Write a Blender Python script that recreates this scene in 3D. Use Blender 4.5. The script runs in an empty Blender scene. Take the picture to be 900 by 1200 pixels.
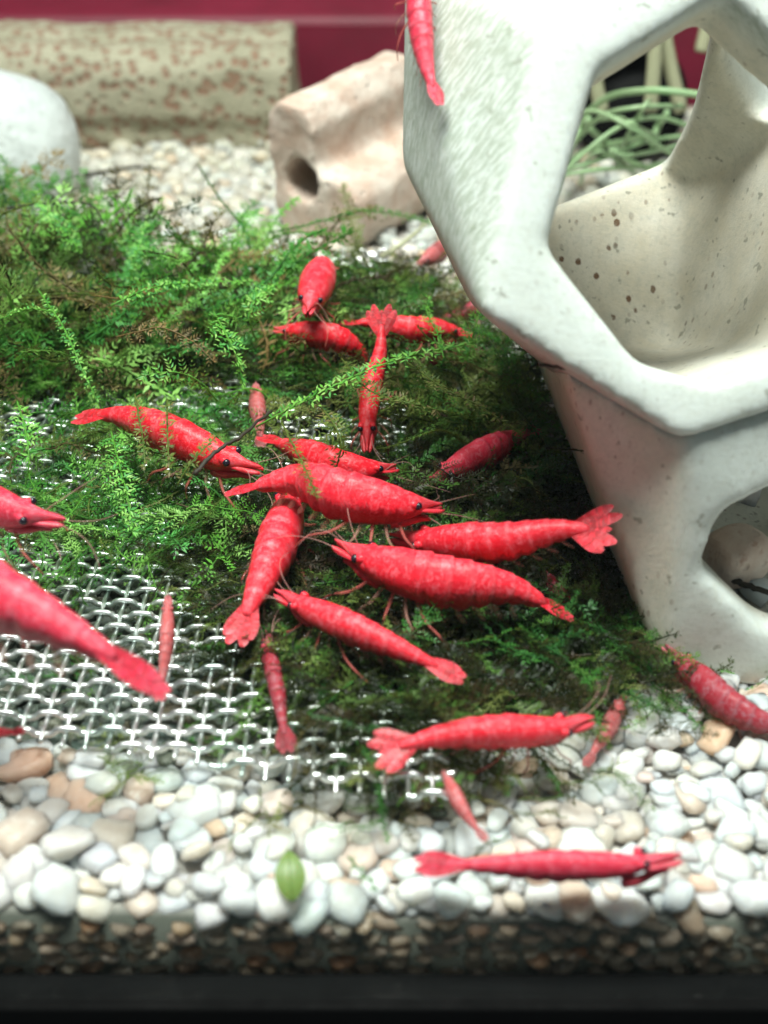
import bpy, bmesh, math, random
import numpy as np
from mathutils import Vector, Matrix, noise as mnoise

random.seed(7); rng = np.random.default_rng(7)
SC = bpy.context.scene
COL = SC.collection
SC.unit_settings.system = 'METRIC'; SC.unit_settings.scale_length = 0.01      # one unit is one centimetre
PI = math.pi

# ------------------------------------------------------------------ camera
PITCH = math.radians(33.0); CH = 9.5; FPX = 1500.0
cam_d = bpy.data.cameras.new('camera'); cam = bpy.data.objects.new('camera', cam_d); COL.objects.link(cam)
cam.location = (0, 0, CH); cam.rotation_euler = (PI/2 - PITCH, 0, 0)
cam_d.sensor_fit = 'VERTICAL'; cam_d.sensor_height = 32.0; cam_d.sensor_width = 24.0
cam_d.lens = 32.0*FPX/1200.0; cam_d.clip_start = 0.1; cam_d.clip_end = 500
cam_d.dof.use_dof = True; cam_d.dof.focus_distance = 16.2
cam_d.dof.aperture_fstop = cam_d.lens*1e-3/0.20
SC.camera = cam

# ------------------------------------------------------------------ world, lamps, exposure
w = bpy.data.worlds.new('World'); SC.world = w; w.use_nodes = True
w.node_tree.nodes['Background'].inputs[0].default_value = (0.62, 0.72, 0.74, 1)
w.node_tree.nodes['Background'].inputs[1].default_value = 0.20
def area(name, loc, sx, sy, power, col, rot=(0, 0, 0)):
    d = bpy.data.lights.new(name, 'AREA'); d.shape = 'RECTANGLE'; d.size = sx; d.size_y = sy
    d.energy = power; d.color = col
    o = bpy.data.objects.new(name, d); COL.objects.link(o); o.location = loc; o.rotation_euler = rot
    return o
area('aquarium_lamp', (-3.0, 10.8, 38.0), 24, 9.0, 34000, (0.98, 1.0, 0.93))
SC.view_settings.view_transform = 'Standard'; SC.view_settings.look = 'None'
SC.view_settings.exposure = 0.0; SC.view_settings.gamma = 1.0; SC.view_settings.use_curve_mapping = False
SC.cycles.use_adaptive_sampling = True; SC.cycles.adaptive_threshold = .03; SC.cycles.adaptive_min_samples = 16
SC.cycles.max_bounces = 5; SC.cycles.diffuse_bounces = 2; SC.cycles.glossy_bounces = 3; SC.cycles.transparent_max_bounces = 24

# ------------------------------------------------------------------ helpers
CF = Vector((0, math.cos(PITCH), -math.sin(PITCH))); CU = Vector((0, math.sin(PITCH), math.cos(PITCH)))
CX = Vector((1, 0, 0)); CO = Vector((0, 0, CH))
def ray(px, py):
    return CF + CX*((px-450)/FPX) + CU*((600-py)/FPX)
def at(px, py, z=0.0):                      # point on the level plane z
    d = ray(px, py); return CO + d*((z-CH)/d.z)
def aty(px, py, y):                         # point at the depth y
    d = ray(px, py); return CO + d*(y/d.y)
def atplane(px, py, p, n):
    d = ray(px, py); return CO + d*((p-CO).dot(n)/d.dot(n))

def link(o, parent=None):
    COL.objects.link(o)
    if parent is not None: o.parent = parent
    return o
def tag(o, label=None, cat=None, group=None, kind=None):
    if label: o['label'] = label
    if cat: o['category'] = cat
    if group: o['group'] = group
    if kind: o['kind'] = kind
    return o
def empty(name, loc=(0, 0, 0)):
    o = bpy.data.objects.new(name, None); o.empty_display_size = 0.3
    o.location = loc; return link(o)
def mesh_obj(name, verts, faces, mat, parent=None, smooth=True, attrs=None):
    """verts in world space; the child of an Empty is shifted to the Empty's origin"""
    me = bpy.data.meshes.new(name)
    off = parent.location if parent is not None else Vector((0, 0, 0))
    if parent is not None and parent.parent is not None: off = off + parent.parent.location
    v = np.asarray(verts, dtype=float) - np.array(off)
    me.from_pydata(v.tolist(), [], [list(f) for f in faces]); me.update()
    if smooth: me.polygons.foreach_set('use_smooth', [True]*len(me.polygons))
    for k, val in (attrs or {}).items():
        val = np.asarray(val, dtype=np.float32)
        if k == 'skin':
            a = me.attributes.new(k, 'FLOAT_VECTOR', 'POINT'); a.data.foreach_set('vector', val.ravel())
        elif val.ndim == 1:
            a = me.attributes.new(k, 'FLOAT', 'POINT'); a.data.foreach_set('value', val)
        else:
            a = me.attributes.new(k, 'FLOAT_COLOR', 'POINT')
            a.data.foreach_set('color', np.concatenate([val, np.ones((len(val), 1), np.float32)], 1).ravel())
    me.materials.append(mat)
    return link(bpy.data.objects.new(name, me), parent)
def catmull(P, n):
    P = [np.array(p, float) for p in P]
    P = [2*P[0]-P[1]] + P + [2*P[-1]-P[-2]]
    out = []; m = len(P)-3
    for i in range(n):
        t = i/(n-1)*m; k = min(int(t), m-1); t -= k
        a, b, c, d = P[k:k+4]
        out.append(.5*((2*b)+(c-a)*t+(2*a-5*b+4*c-d)*t*t+(3*b-a-3*c+d)*t**3))
    return np.array(out)
def tube(path, rad, ns=6, caps=True):
    path = np.asarray(path, float); n = len(path)
    rad = np.broadcast_to(np.asarray(rad, float), (n,))
    T = np.gradient(path, axis=0); T /= np.linalg.norm(T, axis=1)[:, None]+1e-12
    ref = np.array([0, 0, 1.]) if abs(T[0][2]) < .9 else np.array([1., 0, 0])
    V = []; F = []
    U = np.cross(np.cross(T[0], ref), T[0])
    for i in range(n):
        U = U - T[i]*U.dot(T[i]); U /= np.linalg.norm(U)+1e-12
        S = np.cross(T[i], U)
        for k in range(ns):
            a = 2*PI*k/ns
            V.append(path[i]+rad[i]*(U*math.cos(a)+S*math.sin(a)))
    for i in range(n-1):
        for k in range(ns):
            k2 = (k+1) % ns
            F.append((i*ns+k, i*ns+k2, (i+1)*ns+k2, (i+1)*ns+k))
    if caps:
        F.append(tuple(range(ns-1, -1, -1))); F.append(tuple(range((n-1)*ns, n*ns)))
    return V, F
def merge(parts):
    V = []; F = []
    for v, f in parts:
        o = len(V); V += list(v); F += [tuple(i+o for i in q) for q in f]
    return V, F
def box(lo, hi):
    x0, y0, z0 = lo; x1, y1, z1 = hi
    V = [(x0,y0,z0),(x1,y0,z0),(x1,y1,z0),(x0,y1,z0),(x0,y0,z1),(x1,y0,z1),(x1,y1,z1),(x0,y1,z1)]
    return V, [(3,2,1,0),(4,5,6,7),(0,1,5,4),(1,2,6,5),(2,3,7,6),(3,0,4,7)]
def bevel(o, wd, seg=3):
    bm = bmesh.new(); bm.from_mesh(o.data)
    bmesh.ops.bevel(bm, geom=list(bm.edges), offset=wd, segments=seg, affect='EDGES', profile=.5)
    bm.to_mesh(o.data); bm.free()
    o.data.polygons.foreach_set('use_smooth', [True]*len(o.data.polygons))

# ------------------------------------------------------------------ materials
class NT:
    def __init__(s, name):
        s.m = bpy.data.materials.new(name); s.m.use_nodes = True
        s.t = s.m.node_tree; s.b = s.t.nodes['Principled BSDF']
    def n(s, typ, **kw):
        q = s.t.nodes.new(typ)
        for k, v in kw.items():
            if k.startswith('i_'):
                key = k[2:]
                key = int(key) if key.isdigit() else key.replace('_', ' ')
                if isinstance(v, bpy.types.NodeSocket): s.t.links.new(v, q.inputs[key])
                else: q.inputs[key].default_value = v
            else: setattr(q, k, v)
        return q
    def l(s, a, b): s.t.links.new(a, b)
    def set(s, **kw):
        for k, v in kw.items():
            k = k.replace('_', ' ')
            if isinstance(v, bpy.types.NodeSocket): s.l(v, s.b.inputs[k])
            else: s.b.inputs[k].default_value = v
    def coord(s): return s.n('ShaderNodeTexCoord').outputs['Object']
    def noise(s, scale, detail=3, rough=.55, vec=None, dist=0.0):
        q = s.n('ShaderNodeTexNoise', i_Scale=scale, i_Detail=detail, i_Roughness=rough, i_Distortion=dist)
        if vec is not None: s.l(vec, q.inputs['Vector'])
        return q.outputs['Fac']
    def ramp(s, fac, stops, interp='LINEAR'):
        q = s.n('ShaderNodeValToRGB'); q.color_ramp.interpolation = interp
        e = q.color_ramp.elements
        while len(e) < len(stops): e.new(.5)
        for el, (p, c) in zip(e, stops):
            el.position = p; el.color = (c, c, c, 1) if isinstance(c, (int, float)) else (*c, 1)
        s.l(fac, q.inputs[0]); return q.outputs[0]
    def mix(s, fac, a, b, mode='MIX'):
        q = s.n('ShaderNodeMix', data_type='RGBA', blend_type=mode)
        for sock, v in ((q.inputs[0], fac), (q.inputs[6], a), (q.inputs[7], b)):
            if isinstance(v, bpy.types.NodeSocket): s.l(v, sock)
            elif isinstance(v, (int, float)): sock.default_value = v
            else: sock.default_value = (*v, 1)
        return q.outputs[2]
    def math(s, op, a, b=0.0):
        q = s.n('ShaderNodeMath', operation=op)
        for i, v in enumerate((a, b)):
            if isinstance(v, bpy.types.NodeSocket): s.l(v, q.inputs[i])
            else: q.inputs[i].default_value = v
        return q.outputs[0]
    def bump(s, h, strength=.3, dist=.05):
        q = s.n('ShaderNodeBump', i_Strength=strength, i_Distance=dist); s.l(h, q.inputs['Height'])
        s.l(q.outputs[0], s.b.inputs['Normal']); return q
    def attr(s, name, out='Color'):
        return s.n('ShaderNodeAttribute', attribute_name=name).outputs[out]

def mat_pebble(name, src):
    t = NT(name)
    if src == 'object': base = t.n('ShaderNodeObjectInfo').outputs['Color']
    else: base = t.attr('col')
    geo = t.n('ShaderNodeNewGeometry').outputs['Position']
    v = t.noise(3.0, 4, .6, geo)
    c = t.mix(t.ramp(v, [(.40, 0.0), (.75, .5)]), base, (.78, .66, .54), 'MULTIPLY')
    c = t.mix(t.ramp(t.noise(11, 3, .6, geo), [(.58, 0.0), (.78, .5)]), c, (.86, .86, .80))
    t.set(Base_Color=c, Roughness=.36, IOR=1.28, Subsurface_Weight=.9, Subsurface_Scale=.28, Subsurface_Radius=(1., .92, .82))
    t.bump(t.noise(14, 4, .6, geo), .25, .04)
    return t.m
M_PEB = mat_pebble('pebble_quartz', 'object'); M_PEBS = mat_pebble('pebble_quartz_mass', 'attr')

def mat_plain(name, col, rough=.5, **kw):
    t = NT(name); t.set(Base_Color=(*col, 1), Roughness=rough, **kw); return t.m
t = NT('black_plastic'); t.set(Base_Color=(.004, .0042, .0045, 1), IOR=1.25, Roughness=t.ramp(t.noise(2, 4, .7, t.coord()), [(.3, .6), (.7, .8)]))
M_BLACK = t.m
t = NT('sand_bed'); t.set(Base_Color=t.mix(t.noise(4, 4, .6, t.coord()), (.62, .59, .53), (.76, .73, .68)), Roughness=.8); t.set(Base_Color=t.mix(t.attr('dark_zone', 'Fac'), t.mix(t.noise(4, 4, .6, t.coord()), (.62, .59, .53), (.76, .73, .68)), (.09, .10, .08))); M_BED = t.m

t = NT('clear_glass')                                # thin clear pane: a weak mirror over a clear view
tr = t.n('ShaderNodeBsdfTransparent', i_Color=(.965, .985, .98, 1)); gl = t.n('ShaderNodeBsdfGlossy', i_Roughness=.03)
fr = t.n('ShaderNodeLayerWeight', i_Blend=.5); ms = t.n('ShaderNodeMixShader')
t.l(t.math('ADD', t.math('MULTIPLY', t.math('POWER', fr.outputs['Facing'], 5.0), .8), .015), ms.inputs[0]); t.l(tr.outputs[0], ms.inputs[1]); t.l(gl.outputs[0], ms.inputs[2])
t.l(ms.outputs[0], t.t.nodes['Material Output'].inputs['Surface']); M_GLASS = t.m

t = NT('red_plastic'); c = t.coord()
t.set(Base_Color=t.mix(t.ramp(t.noise(.35, 4, .6, c), [(.3, 0.), (.7, 1.)]), (.12, .005, .018), (.22, .010, .036)), Roughness=.55)
t.bump(t.noise(.6, 3, .5, c), .15, .2); M_REDP = t.m

# ceramic with brown specks, greenish film on the sides
t = NT('white_ceramic'); c = t.coord()
film = t.attr('film', 'Fac')
n1 = t.noise(.9, 4, .6, c)
base = t.mix(t.ramp(n1, [(.35, 0.), (.7, 1.)]), (.60, .645, .61), (.69, .735, .71))
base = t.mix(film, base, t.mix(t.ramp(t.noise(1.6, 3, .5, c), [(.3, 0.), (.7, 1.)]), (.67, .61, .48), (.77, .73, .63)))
sp = t.n('ShaderNodeMapping', i_Scale=(1.0, 1.0, .55)); t.l(c, sp.inputs[0])
vor = t.n('ShaderNodeTexVoronoi', i_Scale=6.5, i_Randomness=1.0); t.l(sp.outputs[0], vor.inputs['Vector'])
speck = t.math('MULTIPLY', t.ramp(vor.outputs['Distance'], [(.13, 1.), (.20, 0.)]), t.ramp(t.noise(.75, 2, .5, c), [(.48, 0.), (.56, 1.)]))
speck = t.math('MULTIPLY', speck, t.ramp(film, [(.25, .15), (.6, .5)]))
vor2 = t.n('ShaderNodeTexVoronoi', i_Scale=4.4, i_Randomness=1.0); t.l(sp.outputs[0], vor2.inputs['Vector'])
sp2 = t.math('MULTIPLY', t.ramp(t.math('ADD', vor2.outputs['Distance'], t.math('MULTIPLY', t.noise(9, 3, .7, c), .25)), [(.26, 1.), (.34, 0.)]), t.ramp(t.math('ADD', t.attr('grime', 'Fac'), t.math('MULTIPLY', t.noise(1.7, 2, .5, c), .5)), [(.58, 0.), (.72, 1.)]))
speck = t.math('MAXIMUM', speck, sp2)
base = t.mix(speck, base, (.16, .08, .035))
base = t.mix(t.ramp(t.noise(4, 6, .8, c), [(.48, 0.), (.70, .42)]), base, (.44, .46, .40))
base = t.mix(t.ramp(t.noise(17, 4, .85, c), [(.52, 0.), (.64, .36)]), base, (.42, .44, .38))
base = t.mix(t.ramp(t.noise(7, 2, .5, c), [(.66, 0.), (.72, .6)]), base, (.20, .20, .15))
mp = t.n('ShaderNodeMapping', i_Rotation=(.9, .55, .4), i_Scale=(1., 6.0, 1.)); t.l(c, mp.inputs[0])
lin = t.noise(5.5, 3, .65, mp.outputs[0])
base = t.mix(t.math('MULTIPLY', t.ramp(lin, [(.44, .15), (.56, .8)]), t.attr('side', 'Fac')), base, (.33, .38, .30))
t.set(Base_Color=base, Roughness=.55, Subsurface_Weight=.12, Subsurface_Scale=.25, Subsurface_Radius=(1., .8, .55))
t.bump(t.mix(.35, t.noise(22, 5, .8, c), lin), .30, .05); M_CER = t.m

# pinkish porous stoneware
t = NT('pink_stoneware'); c = t.coord()
base = t.mix(t.ramp(t.noise(1.3, 5, .65, c), [(.35, 0.), (.68, 1.)]), (.60, .42, .33), (.78, .68, .60))
base = t.mix(t.ramp(t.noise(6, 3, .6, c), [(.58, 0.), (.72, .6)]), base, (.42, .20, .13))
vor = t.n('ShaderNodeTexVoronoi', i_Scale=3.2); t.l(c, vor.inputs['Vector'])
pit = t.ramp(vor.outputs['Distance'], [(.06, 0.), (.2, 1.)])
t.set(Base_Color=base, Roughness=.75); t.bump(t.mix(.55, t.noise(5, 5, .7, c), pit), .7, .12); M_PINK = t.m

t = NT('speckled_clay'); c = t.coord()
vor = t.n('ShaderNodeTexVoronoi', i_Scale=4.0, i_Randomness=1.); t.l(t.n('ShaderNodeVectorMath', operation='ADD', i_0=c).outputs[0], vor.inputs['Vector'])
q = t.math('SUBTRACT', vor.outputs['Distance'], t.math('MULTIPLY', t.noise(1.1, 4, .7, c), .62))
base = t.mix(t.ramp(t.noise(1.0, 4, .6, c), [(.3, 0.), (.7, 1.)]), (.31, .29, .20), (.45, .42, .31))
base = t.mix(t.ramp(q, [(.0, .75), (.18, 0.)]), base, (.25, .115, .07))
t.set(Base_Color=base, Roughness=.8); t.bump(t.mix(.5, t.ramp(q, [(.05, 0.), (.2, 1.)]), t.noise(3, 5, .7, c)), .6, .14); M_CLAY = t.m

t = NT('white_stone'); c = t.coord()
base = t.mix(t.ramp(t.noise(1.2, 5, .65, c), [(.3, 0.), (.7, 1.)]), (.56, .61, .60), (.74, .78, .77))
base = t.mix(t.ramp(t.noise(7, 3, .6, c), [(.55, 0.), (.72, .7)]), base, (.33, .36, .34))
t.set(Base_Color=base, Roughness=.6); t.bump(t.noise(5, 5, .7, c), .45, .08); M_WSTONE = t.m

# shrimp
def mat_shrimp(name, hi, lo, rough=.34):
    t = NT(name); c = t.coord()
    tone = t.attr('tone', 'Fac'); band = t.attr('band', 'Fac'); sk = t.attr('skin', 'Vector')
    n1 = t.noise(1.0, 6, .75, sk, .6)
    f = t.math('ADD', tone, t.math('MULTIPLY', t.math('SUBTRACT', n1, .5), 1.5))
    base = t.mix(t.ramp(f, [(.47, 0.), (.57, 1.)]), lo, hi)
    pale = (min(1, hi[0]*1.10), hi[1]*1.2+.17, hi[2]*1.2+.19)
    n2 = t.noise(2.2, 5, .8, sk, .8)
    base = t.mix(t.math('MULTIPLY', t.ramp(n2, [(.50, 0.), (.62, .75)]), t.ramp(tone, [(.35, .25), (.8, 1.)])), base, pale)
    base = t.mix(t.math('MULTIPLY', band, t.ramp(t.noise(9, 3, .7, c), [(.35, .15), (.75, .85)])), base, pale)
    base = t.mix(t.ramp(t.noise(20, 3, .8, c), [(.62, 0.), (.76, .35)]), base, (min(1, hi[0]*1.15), .40, .38))
    t.set(Base_Color=base, Roughness=rough, Subsurface_Weight=.3, Subsurface_Scale=.09, Subsurface_Radius=(1., .25, .2), IOR=1.40, Coat_Weight=.12, Coat_Roughness=.22)
    t.bump(t.mix(.5, n2, t.noise(22, 4, .65, c)), .6, .035)
    return t.m
M_SH = {'red': mat_shrimp('shrimp_shell_red', (.88, .022, .045), (.42, .005, .014)),
        'deep': mat_shrimp('shrimp_shell_deep_red', (.84, .010, .026), (.44, .005, .013)),
        'rose': mat_shrimp('shrimp_shell_rose', (.76, .032, .075), (.46, .015, .036)),
        'dim': mat_shrimp('shrimp_shell_dim', (.34, .014, .030), (.20, .008, .014), .5),  # darker copy: shade over hidden shrimps put into the shell colour
        'pale': mat_shrimp('shrimp_shell_pale', (.52, .10, .10), (.30, .06, .06), .5)}
def mat_trans(name, col, alpha):
    t = NT(name); t.set(Base_Color=(*col, 1), Roughness=.4, Alpha=alpha, IOR=1.3); return t.m
M_LIMB = mat_trans('shrimp_limb', (.60, .14, .12), .42)
M_LIMBC = mat_trans('shrimp_limb_clear', (.55, .28, .22), .26)
M_FEEL = mat_trans('shrimp_feeler', (.72, .38, .34), .22)
M_EYE = mat_plain('shrimp_eye', (.012, .011, .02), .18)

# wire, plants
t = NT('steel_wire'); c = t.n('ShaderNodeNewGeometry').outputs['Position']
t.set(Base_Color=t.mix(t.ramp(t.noise(1.6, 3, .6, c), [(.42, 0.), (.66, 1.)]), (.96, .97, .97), (.55, .66, .62)), Metallic=1.0,
      Roughness=t.ramp(t.noise(7, 3, .6, c), [(.3, .30), (.7, .45)])); M_WIRE = t.m
t = NT('moss_leaf'); col = t.attr('col')
df = t.n('ShaderNodeBsdfPrincipled', i_Roughness=.42); t.l(col, df.inputs['Base Color']); df.inputs['IOR'].default_value = 1.35
tl = t.n('ShaderNodeBsdfTranslucent'); t.l(t.mix(.4, col, (.5, .7, .12), 'SCREEN'), tl.inputs['Color'])
ms = t.n('ShaderNodeMixShader', i_0=.30); t.l(df.outputs[0], ms.inputs[1]); t.l(tl.outputs[0], ms.inputs[2])
t.l(ms.outputs[0], t.t.nodes['Material Output'].inputs['Surface']); M_MOSS = t.m
M_STEM = mat_plain('moss_stem', (.035, .05, .018), .6)
M_TWIG = mat_plain('dark_twig', (.03, .025, .015), .7)
t = NT('root_green'); c = t.coord()
t.set(Base_Color=t.mix(t.noise(1.5, 3, .6, c), (.18, .36, .15), (.44, .58, .34)), Roughness=.4); M_ROOT = t.m
M_ROOTP = mat_plain('root_pale', (.46, .46, .30), .5)
t = NT('leaf_green'); c = t.coord()
t.set(Base_Color=t.mix(t.noise(3, 3, .6, c), (.10, .19, .04), (.20, .30, .07)), Roughness=.4, Subsurface_Weight=.2, Subsurface_Scale=.05); M_LEAF = t.m

# ------------------------------------------------------------------ setting: gravel, tank, backdrop
YF = 7.72                                            # inner face of the front pane
YB = 33.6                                            # inner face of the rear pane
def gz(x, y):                                        # top of the gravel bed
    return .07*math.sin(x*.7+1.3)*math.cos(y*.5)+.05*math.sin(y*1.1+x*.4) + max(0, (y-24))*.015
bed_v = []; bed_f = []
nx, ny = 90, 90
for j in range(ny):
    for i in range(nx):
        x = -14+28*i/(nx-1); y = YF+.12+(YB-YF-.2)*j/(ny-1); bed_v.append((x, y, gz(x, y)-.09))
for j in range(ny-1):
    for i in range(nx-1):
        a = j*nx+i; bed_f.append((a, a+1, a+nx+1, a+nx))
n0 = len(bed_v)                                      # a skirt down the front so the bed reads as solid
for i in range(nx): bed_v.append((-14+28*i/(nx-1), YF+.12, -1.2))
for i in range(nx-1): bed_f.append((n0+i, n0+i+1, i+1, i))
bed = tag(mesh_obj('gravel_bed', bed_v, bed_f, M_BED, attrs={'dark_zone': [1.0 if p[2] < -1 or (p[1] < YF+.3) or -9 < p[0] < .75 and 10.2-.24*(p[0]+4.1) < p[1] < 23 else 0.0 for p in bed_v]}), kind='structure')  # bed darker under the mesh and along the front pane

PEBS = []
for k in range(16):
    bm = bmesh.new(); bmesh.ops.create_icosphere(bm, subdivisions=2, radius=1.0)
    sx, sy, sz = 1.0, random.uniform(.66, .95), random.uniform(.36, .50)
    o3 = Vector((k*7.3, k*3.1, 1.7*k))
    cuts = [(Vector((random.gauss(0, 1), random.gauss(0, 1), random.gauss(0, 1))).normalized(), random.uniform(.70, .92)) for _ in range(6)]
    for v in bm.verts:
        p = v.co.copy()
        d = 1+.26*mnoise.noise(p*1.1+o3)+.10*mnoise.noise(p*2.6+o3)
        e = .78                                       # squarer than an egg
        q = Vector([math.copysign(abs(cc)**e, cc) for cc in p])
        for cn, cd in cuts:
            ex = q.dot(cn)-cd
            if ex > 0: q -= cn*ex*.6
        v.co = Vector((q.x*sx*d, q.y*sy*d, q.z*sz*d))
    me = bpy.data.meshes.new('pebble'); bm.to_mesh(me); bm.free()
    me.polygons.foreach_set('use_smooth', [True]*len(me.polygons)); me.materials.append(M_PEB); PEBS.append(me)
def coarse(me):
    bm = bmesh.new(); bm.from_mesh(me); bm2 = bmesh.new(); bmesh.ops.create_icosphere(bm2, subdivisions=1, radius=1.0)
    from mathutils.bvhtree import BVHTree
    tree = BVHTree.FromBMesh(bm)
    for v in bm2.verts:
        h = tree.ray_cast(Vector((0, 0, 0)), v.co)[0]
        v.co = h if h is not None else v.co*.7
    V = np.array([v.co for v in bm2.verts]); F = np.array([[q.index for q in f.verts] for f in bm2.faces]); bm.free(); bm2.free()
    return V, F
LOW = [coarse(m) for m in PEBS]
FULL = [(np.array([v.co for v in m.vertices]), np.array([tuple(p.vertices) for p in m.polygons])) for m in PEBS]
PCOL = [((.80, .81, .78), 28), ((.75, .79, .78), 22), ((.70, .77, .79), 15), ((.79, .75, .68), 14), ((.70, .64, .56), 5), ((.82, .68, .58), 13),
        ((.80, .56, .43), 6), ((.64, .58, .51), 2), ((.66, .72, .71), 6), ((.84, .84, .82), 18)]
pcs = [c for c, wgt in PCOL for _ in range(wgt)]
def pcol():
    c = random.choice(pcs); k = random.uniform(.72, 1.0); return tuple(min(.86, a*k+random.uniform(-.02, .02)) for a in c)
spots = []
def add_peb(x, y, z, r):
    spots.append((x, y, z, r))
y = YF+.2                                            # surface layer: jittered rows
row = 0
while y < YB-.3:
    half = min(13.0, .36*math.hypot(y, CH)+.9); x = -half+random.uniform(0, .3)
    while x < half:
        r = random.choice([.09, .11, .13, .15, .17, .20, .25])*random.uniform(.9, 1.15)
        if y > 21: r *= 1.5
        yy = max(YF+.28, y+random.uniform(-.14, .14))
        add_peb(x, yy, gz(x, yy)+random.uniform(-.10, .07), r*1.12)
        x += r*random.uniform(1.25, 1.7)
    y += .19 if y < 21 else .34; row += 1
for _ in range(420):                                 # a second scatter lying higher
    yy = random.uniform(YF+.3, 22) if random.random() < .7 else random.uniform(20, YB-.5)
    half = .34*math.hypot(yy, CH)
    x = random.uniform(-half, half); add_peb(x, yy, gz(x, yy)+random.uniform(.05, .12), random.uniform(.11, .22))
for lay in range(5):                                 # the layer seen through the front pane
    x = -4.6+random.uniform(0, .3)
    while x < 4.6:
        r = random.uniform(.11, .20); add_peb(x, YF+r*.95+random.uniform(0, .05), -.16-.15*lay+random.uniform(-.05, .05), r); x += r*random.uniform(1.5, 1.9)
for i in range(14):                                  # pebbles seen through the shelter's lower opening
    add_peb(random.uniform(3.7, 5.2), random.uniform(12.0, 15.0), random.uniform(.25, .6), random.uniform(.3, .5))
order = []
for s in spots:
    p = Vector(s[:3])-CO; d = p.dot(CF); u = 450+FPX*p.x/d; vv = 600-FPX*p.dot(CU)/d
    vis = -30 < u < 930 and 860 < vv < 1150 and not (u < 480 and vv < 880)
    order.append((0 if vis else 1, -s[3]/d, s))
order.sort(key=lambda q: q[:2])
allV = []; allF = []; allC = []; no = 0
for i, (hid, key, (x, y, z, r)) in enumerate(order):
    ip = random.randrange(len(PEBS)); me = PEBS[ip]
    low = np.array((.40, .31, .24)) if z < -.10 and y < YF+.4 else 1.0       # brown film on the stones buried against the pane
    R = Matrix.Rotation(random.uniform(0, 2*PI), 3, 'Z') @ Matrix.Rotation(random.gauss(0, .22), 3, 'X') @ Matrix.Rotation(random.gauss(0, .2), 3, 'Y')
    if i < 300:
        o = bpy.data.objects.new('pebble', me); o.location = (x, y, z); o.rotation_euler = R.to_euler(); o.scale = (r, r, r)
        o.color = (*(np.array(pcol())*low), 1); link(o, bed)
    else:
        V, F = (FULL if y < 11.5 else LOW)[ip]; V = V @ np.array(R).T * r + np.array((x, y, z))
        allV.append(V); allF.append(F+no); no += len(V)
        olive_mix = min(1, max(0, (y-21)/9))*.6                  # olive tint growing on the pebbles further back
        allC.append(np.tile(np.array(pcol())*low*(1-olive_mix)+np.array((.62, .60, .47))*olive_mix
                       , (len(V), 1))*(np.array((.16, .20, .17)) if x < .7 and 10.2-.24*(x+4.1) < y < 23 else 1.0))   # darker and greenish under the mesh
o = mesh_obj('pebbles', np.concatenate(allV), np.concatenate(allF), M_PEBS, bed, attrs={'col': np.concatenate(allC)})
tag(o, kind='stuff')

tank = tag(empty('aquarium', (0, YF, -1.3)), 'black rimmed glass aquarium that holds the gravel, moss and shrimps', 'aquarium')
o = mesh_obj('bottom_rim', *box((-15, YF-.42, -3.5), (15, YF-.002, -.65)), M_BLACK, tank); bevel(o, .045, 3)
mesh_obj('front_pane', *box((-15, YF-.30, -.64), (15, YF-.02, 11)), M_GLASS, tank, smooth=False)
mesh_obj('floor_pane', *box((-15, YF, -1.3), (15, YB-.003, -1.22)), M_BLACK, tank, smooth=False)

# red moulded wall behind the tank
prof = [(36.0, -4), (36.0, 0), (36.0, 1.5), (36.02, 1.78), (36.2, 1.98), (36.7, 2.1), (37.3, 2.2), (37.5, 2.6), (37.5, 4), (37.5, 9)]
prof = catmull([(0, a, b) for a, b in prof], 60)
V = []; F = []
for i, p in enumerate(prof):
    for x in (-22, 22): V.append((x, p[1], p[2]))
for p in prof[::-1]:
    for x in (-22, 22): V.append((x, 39.0, p[2]))
m = len(V)//2
for i in range(m-1): F.append((2*i, 2*i+1, 2*i+3, 2*i+2))
F.append((2*m-2, 2*m-1, 1, 0))
bw = tag(mesh_obj('backdrop', V, F, M_REDP), kind='structure')
for (xa, ya, xb, yb) in ((432, 72, 545, 98),):       # raised plate on the red wall
    a = aty(xa, ya, 36.1); b = aty(xb, yb, 36.1)
    o = mesh_obj('raised_plate', *box((a.x, 35.9, b.z), (b.x, 36.4, a.z)), M_REDP, bw); bevel(o, .1, 3)

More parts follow.
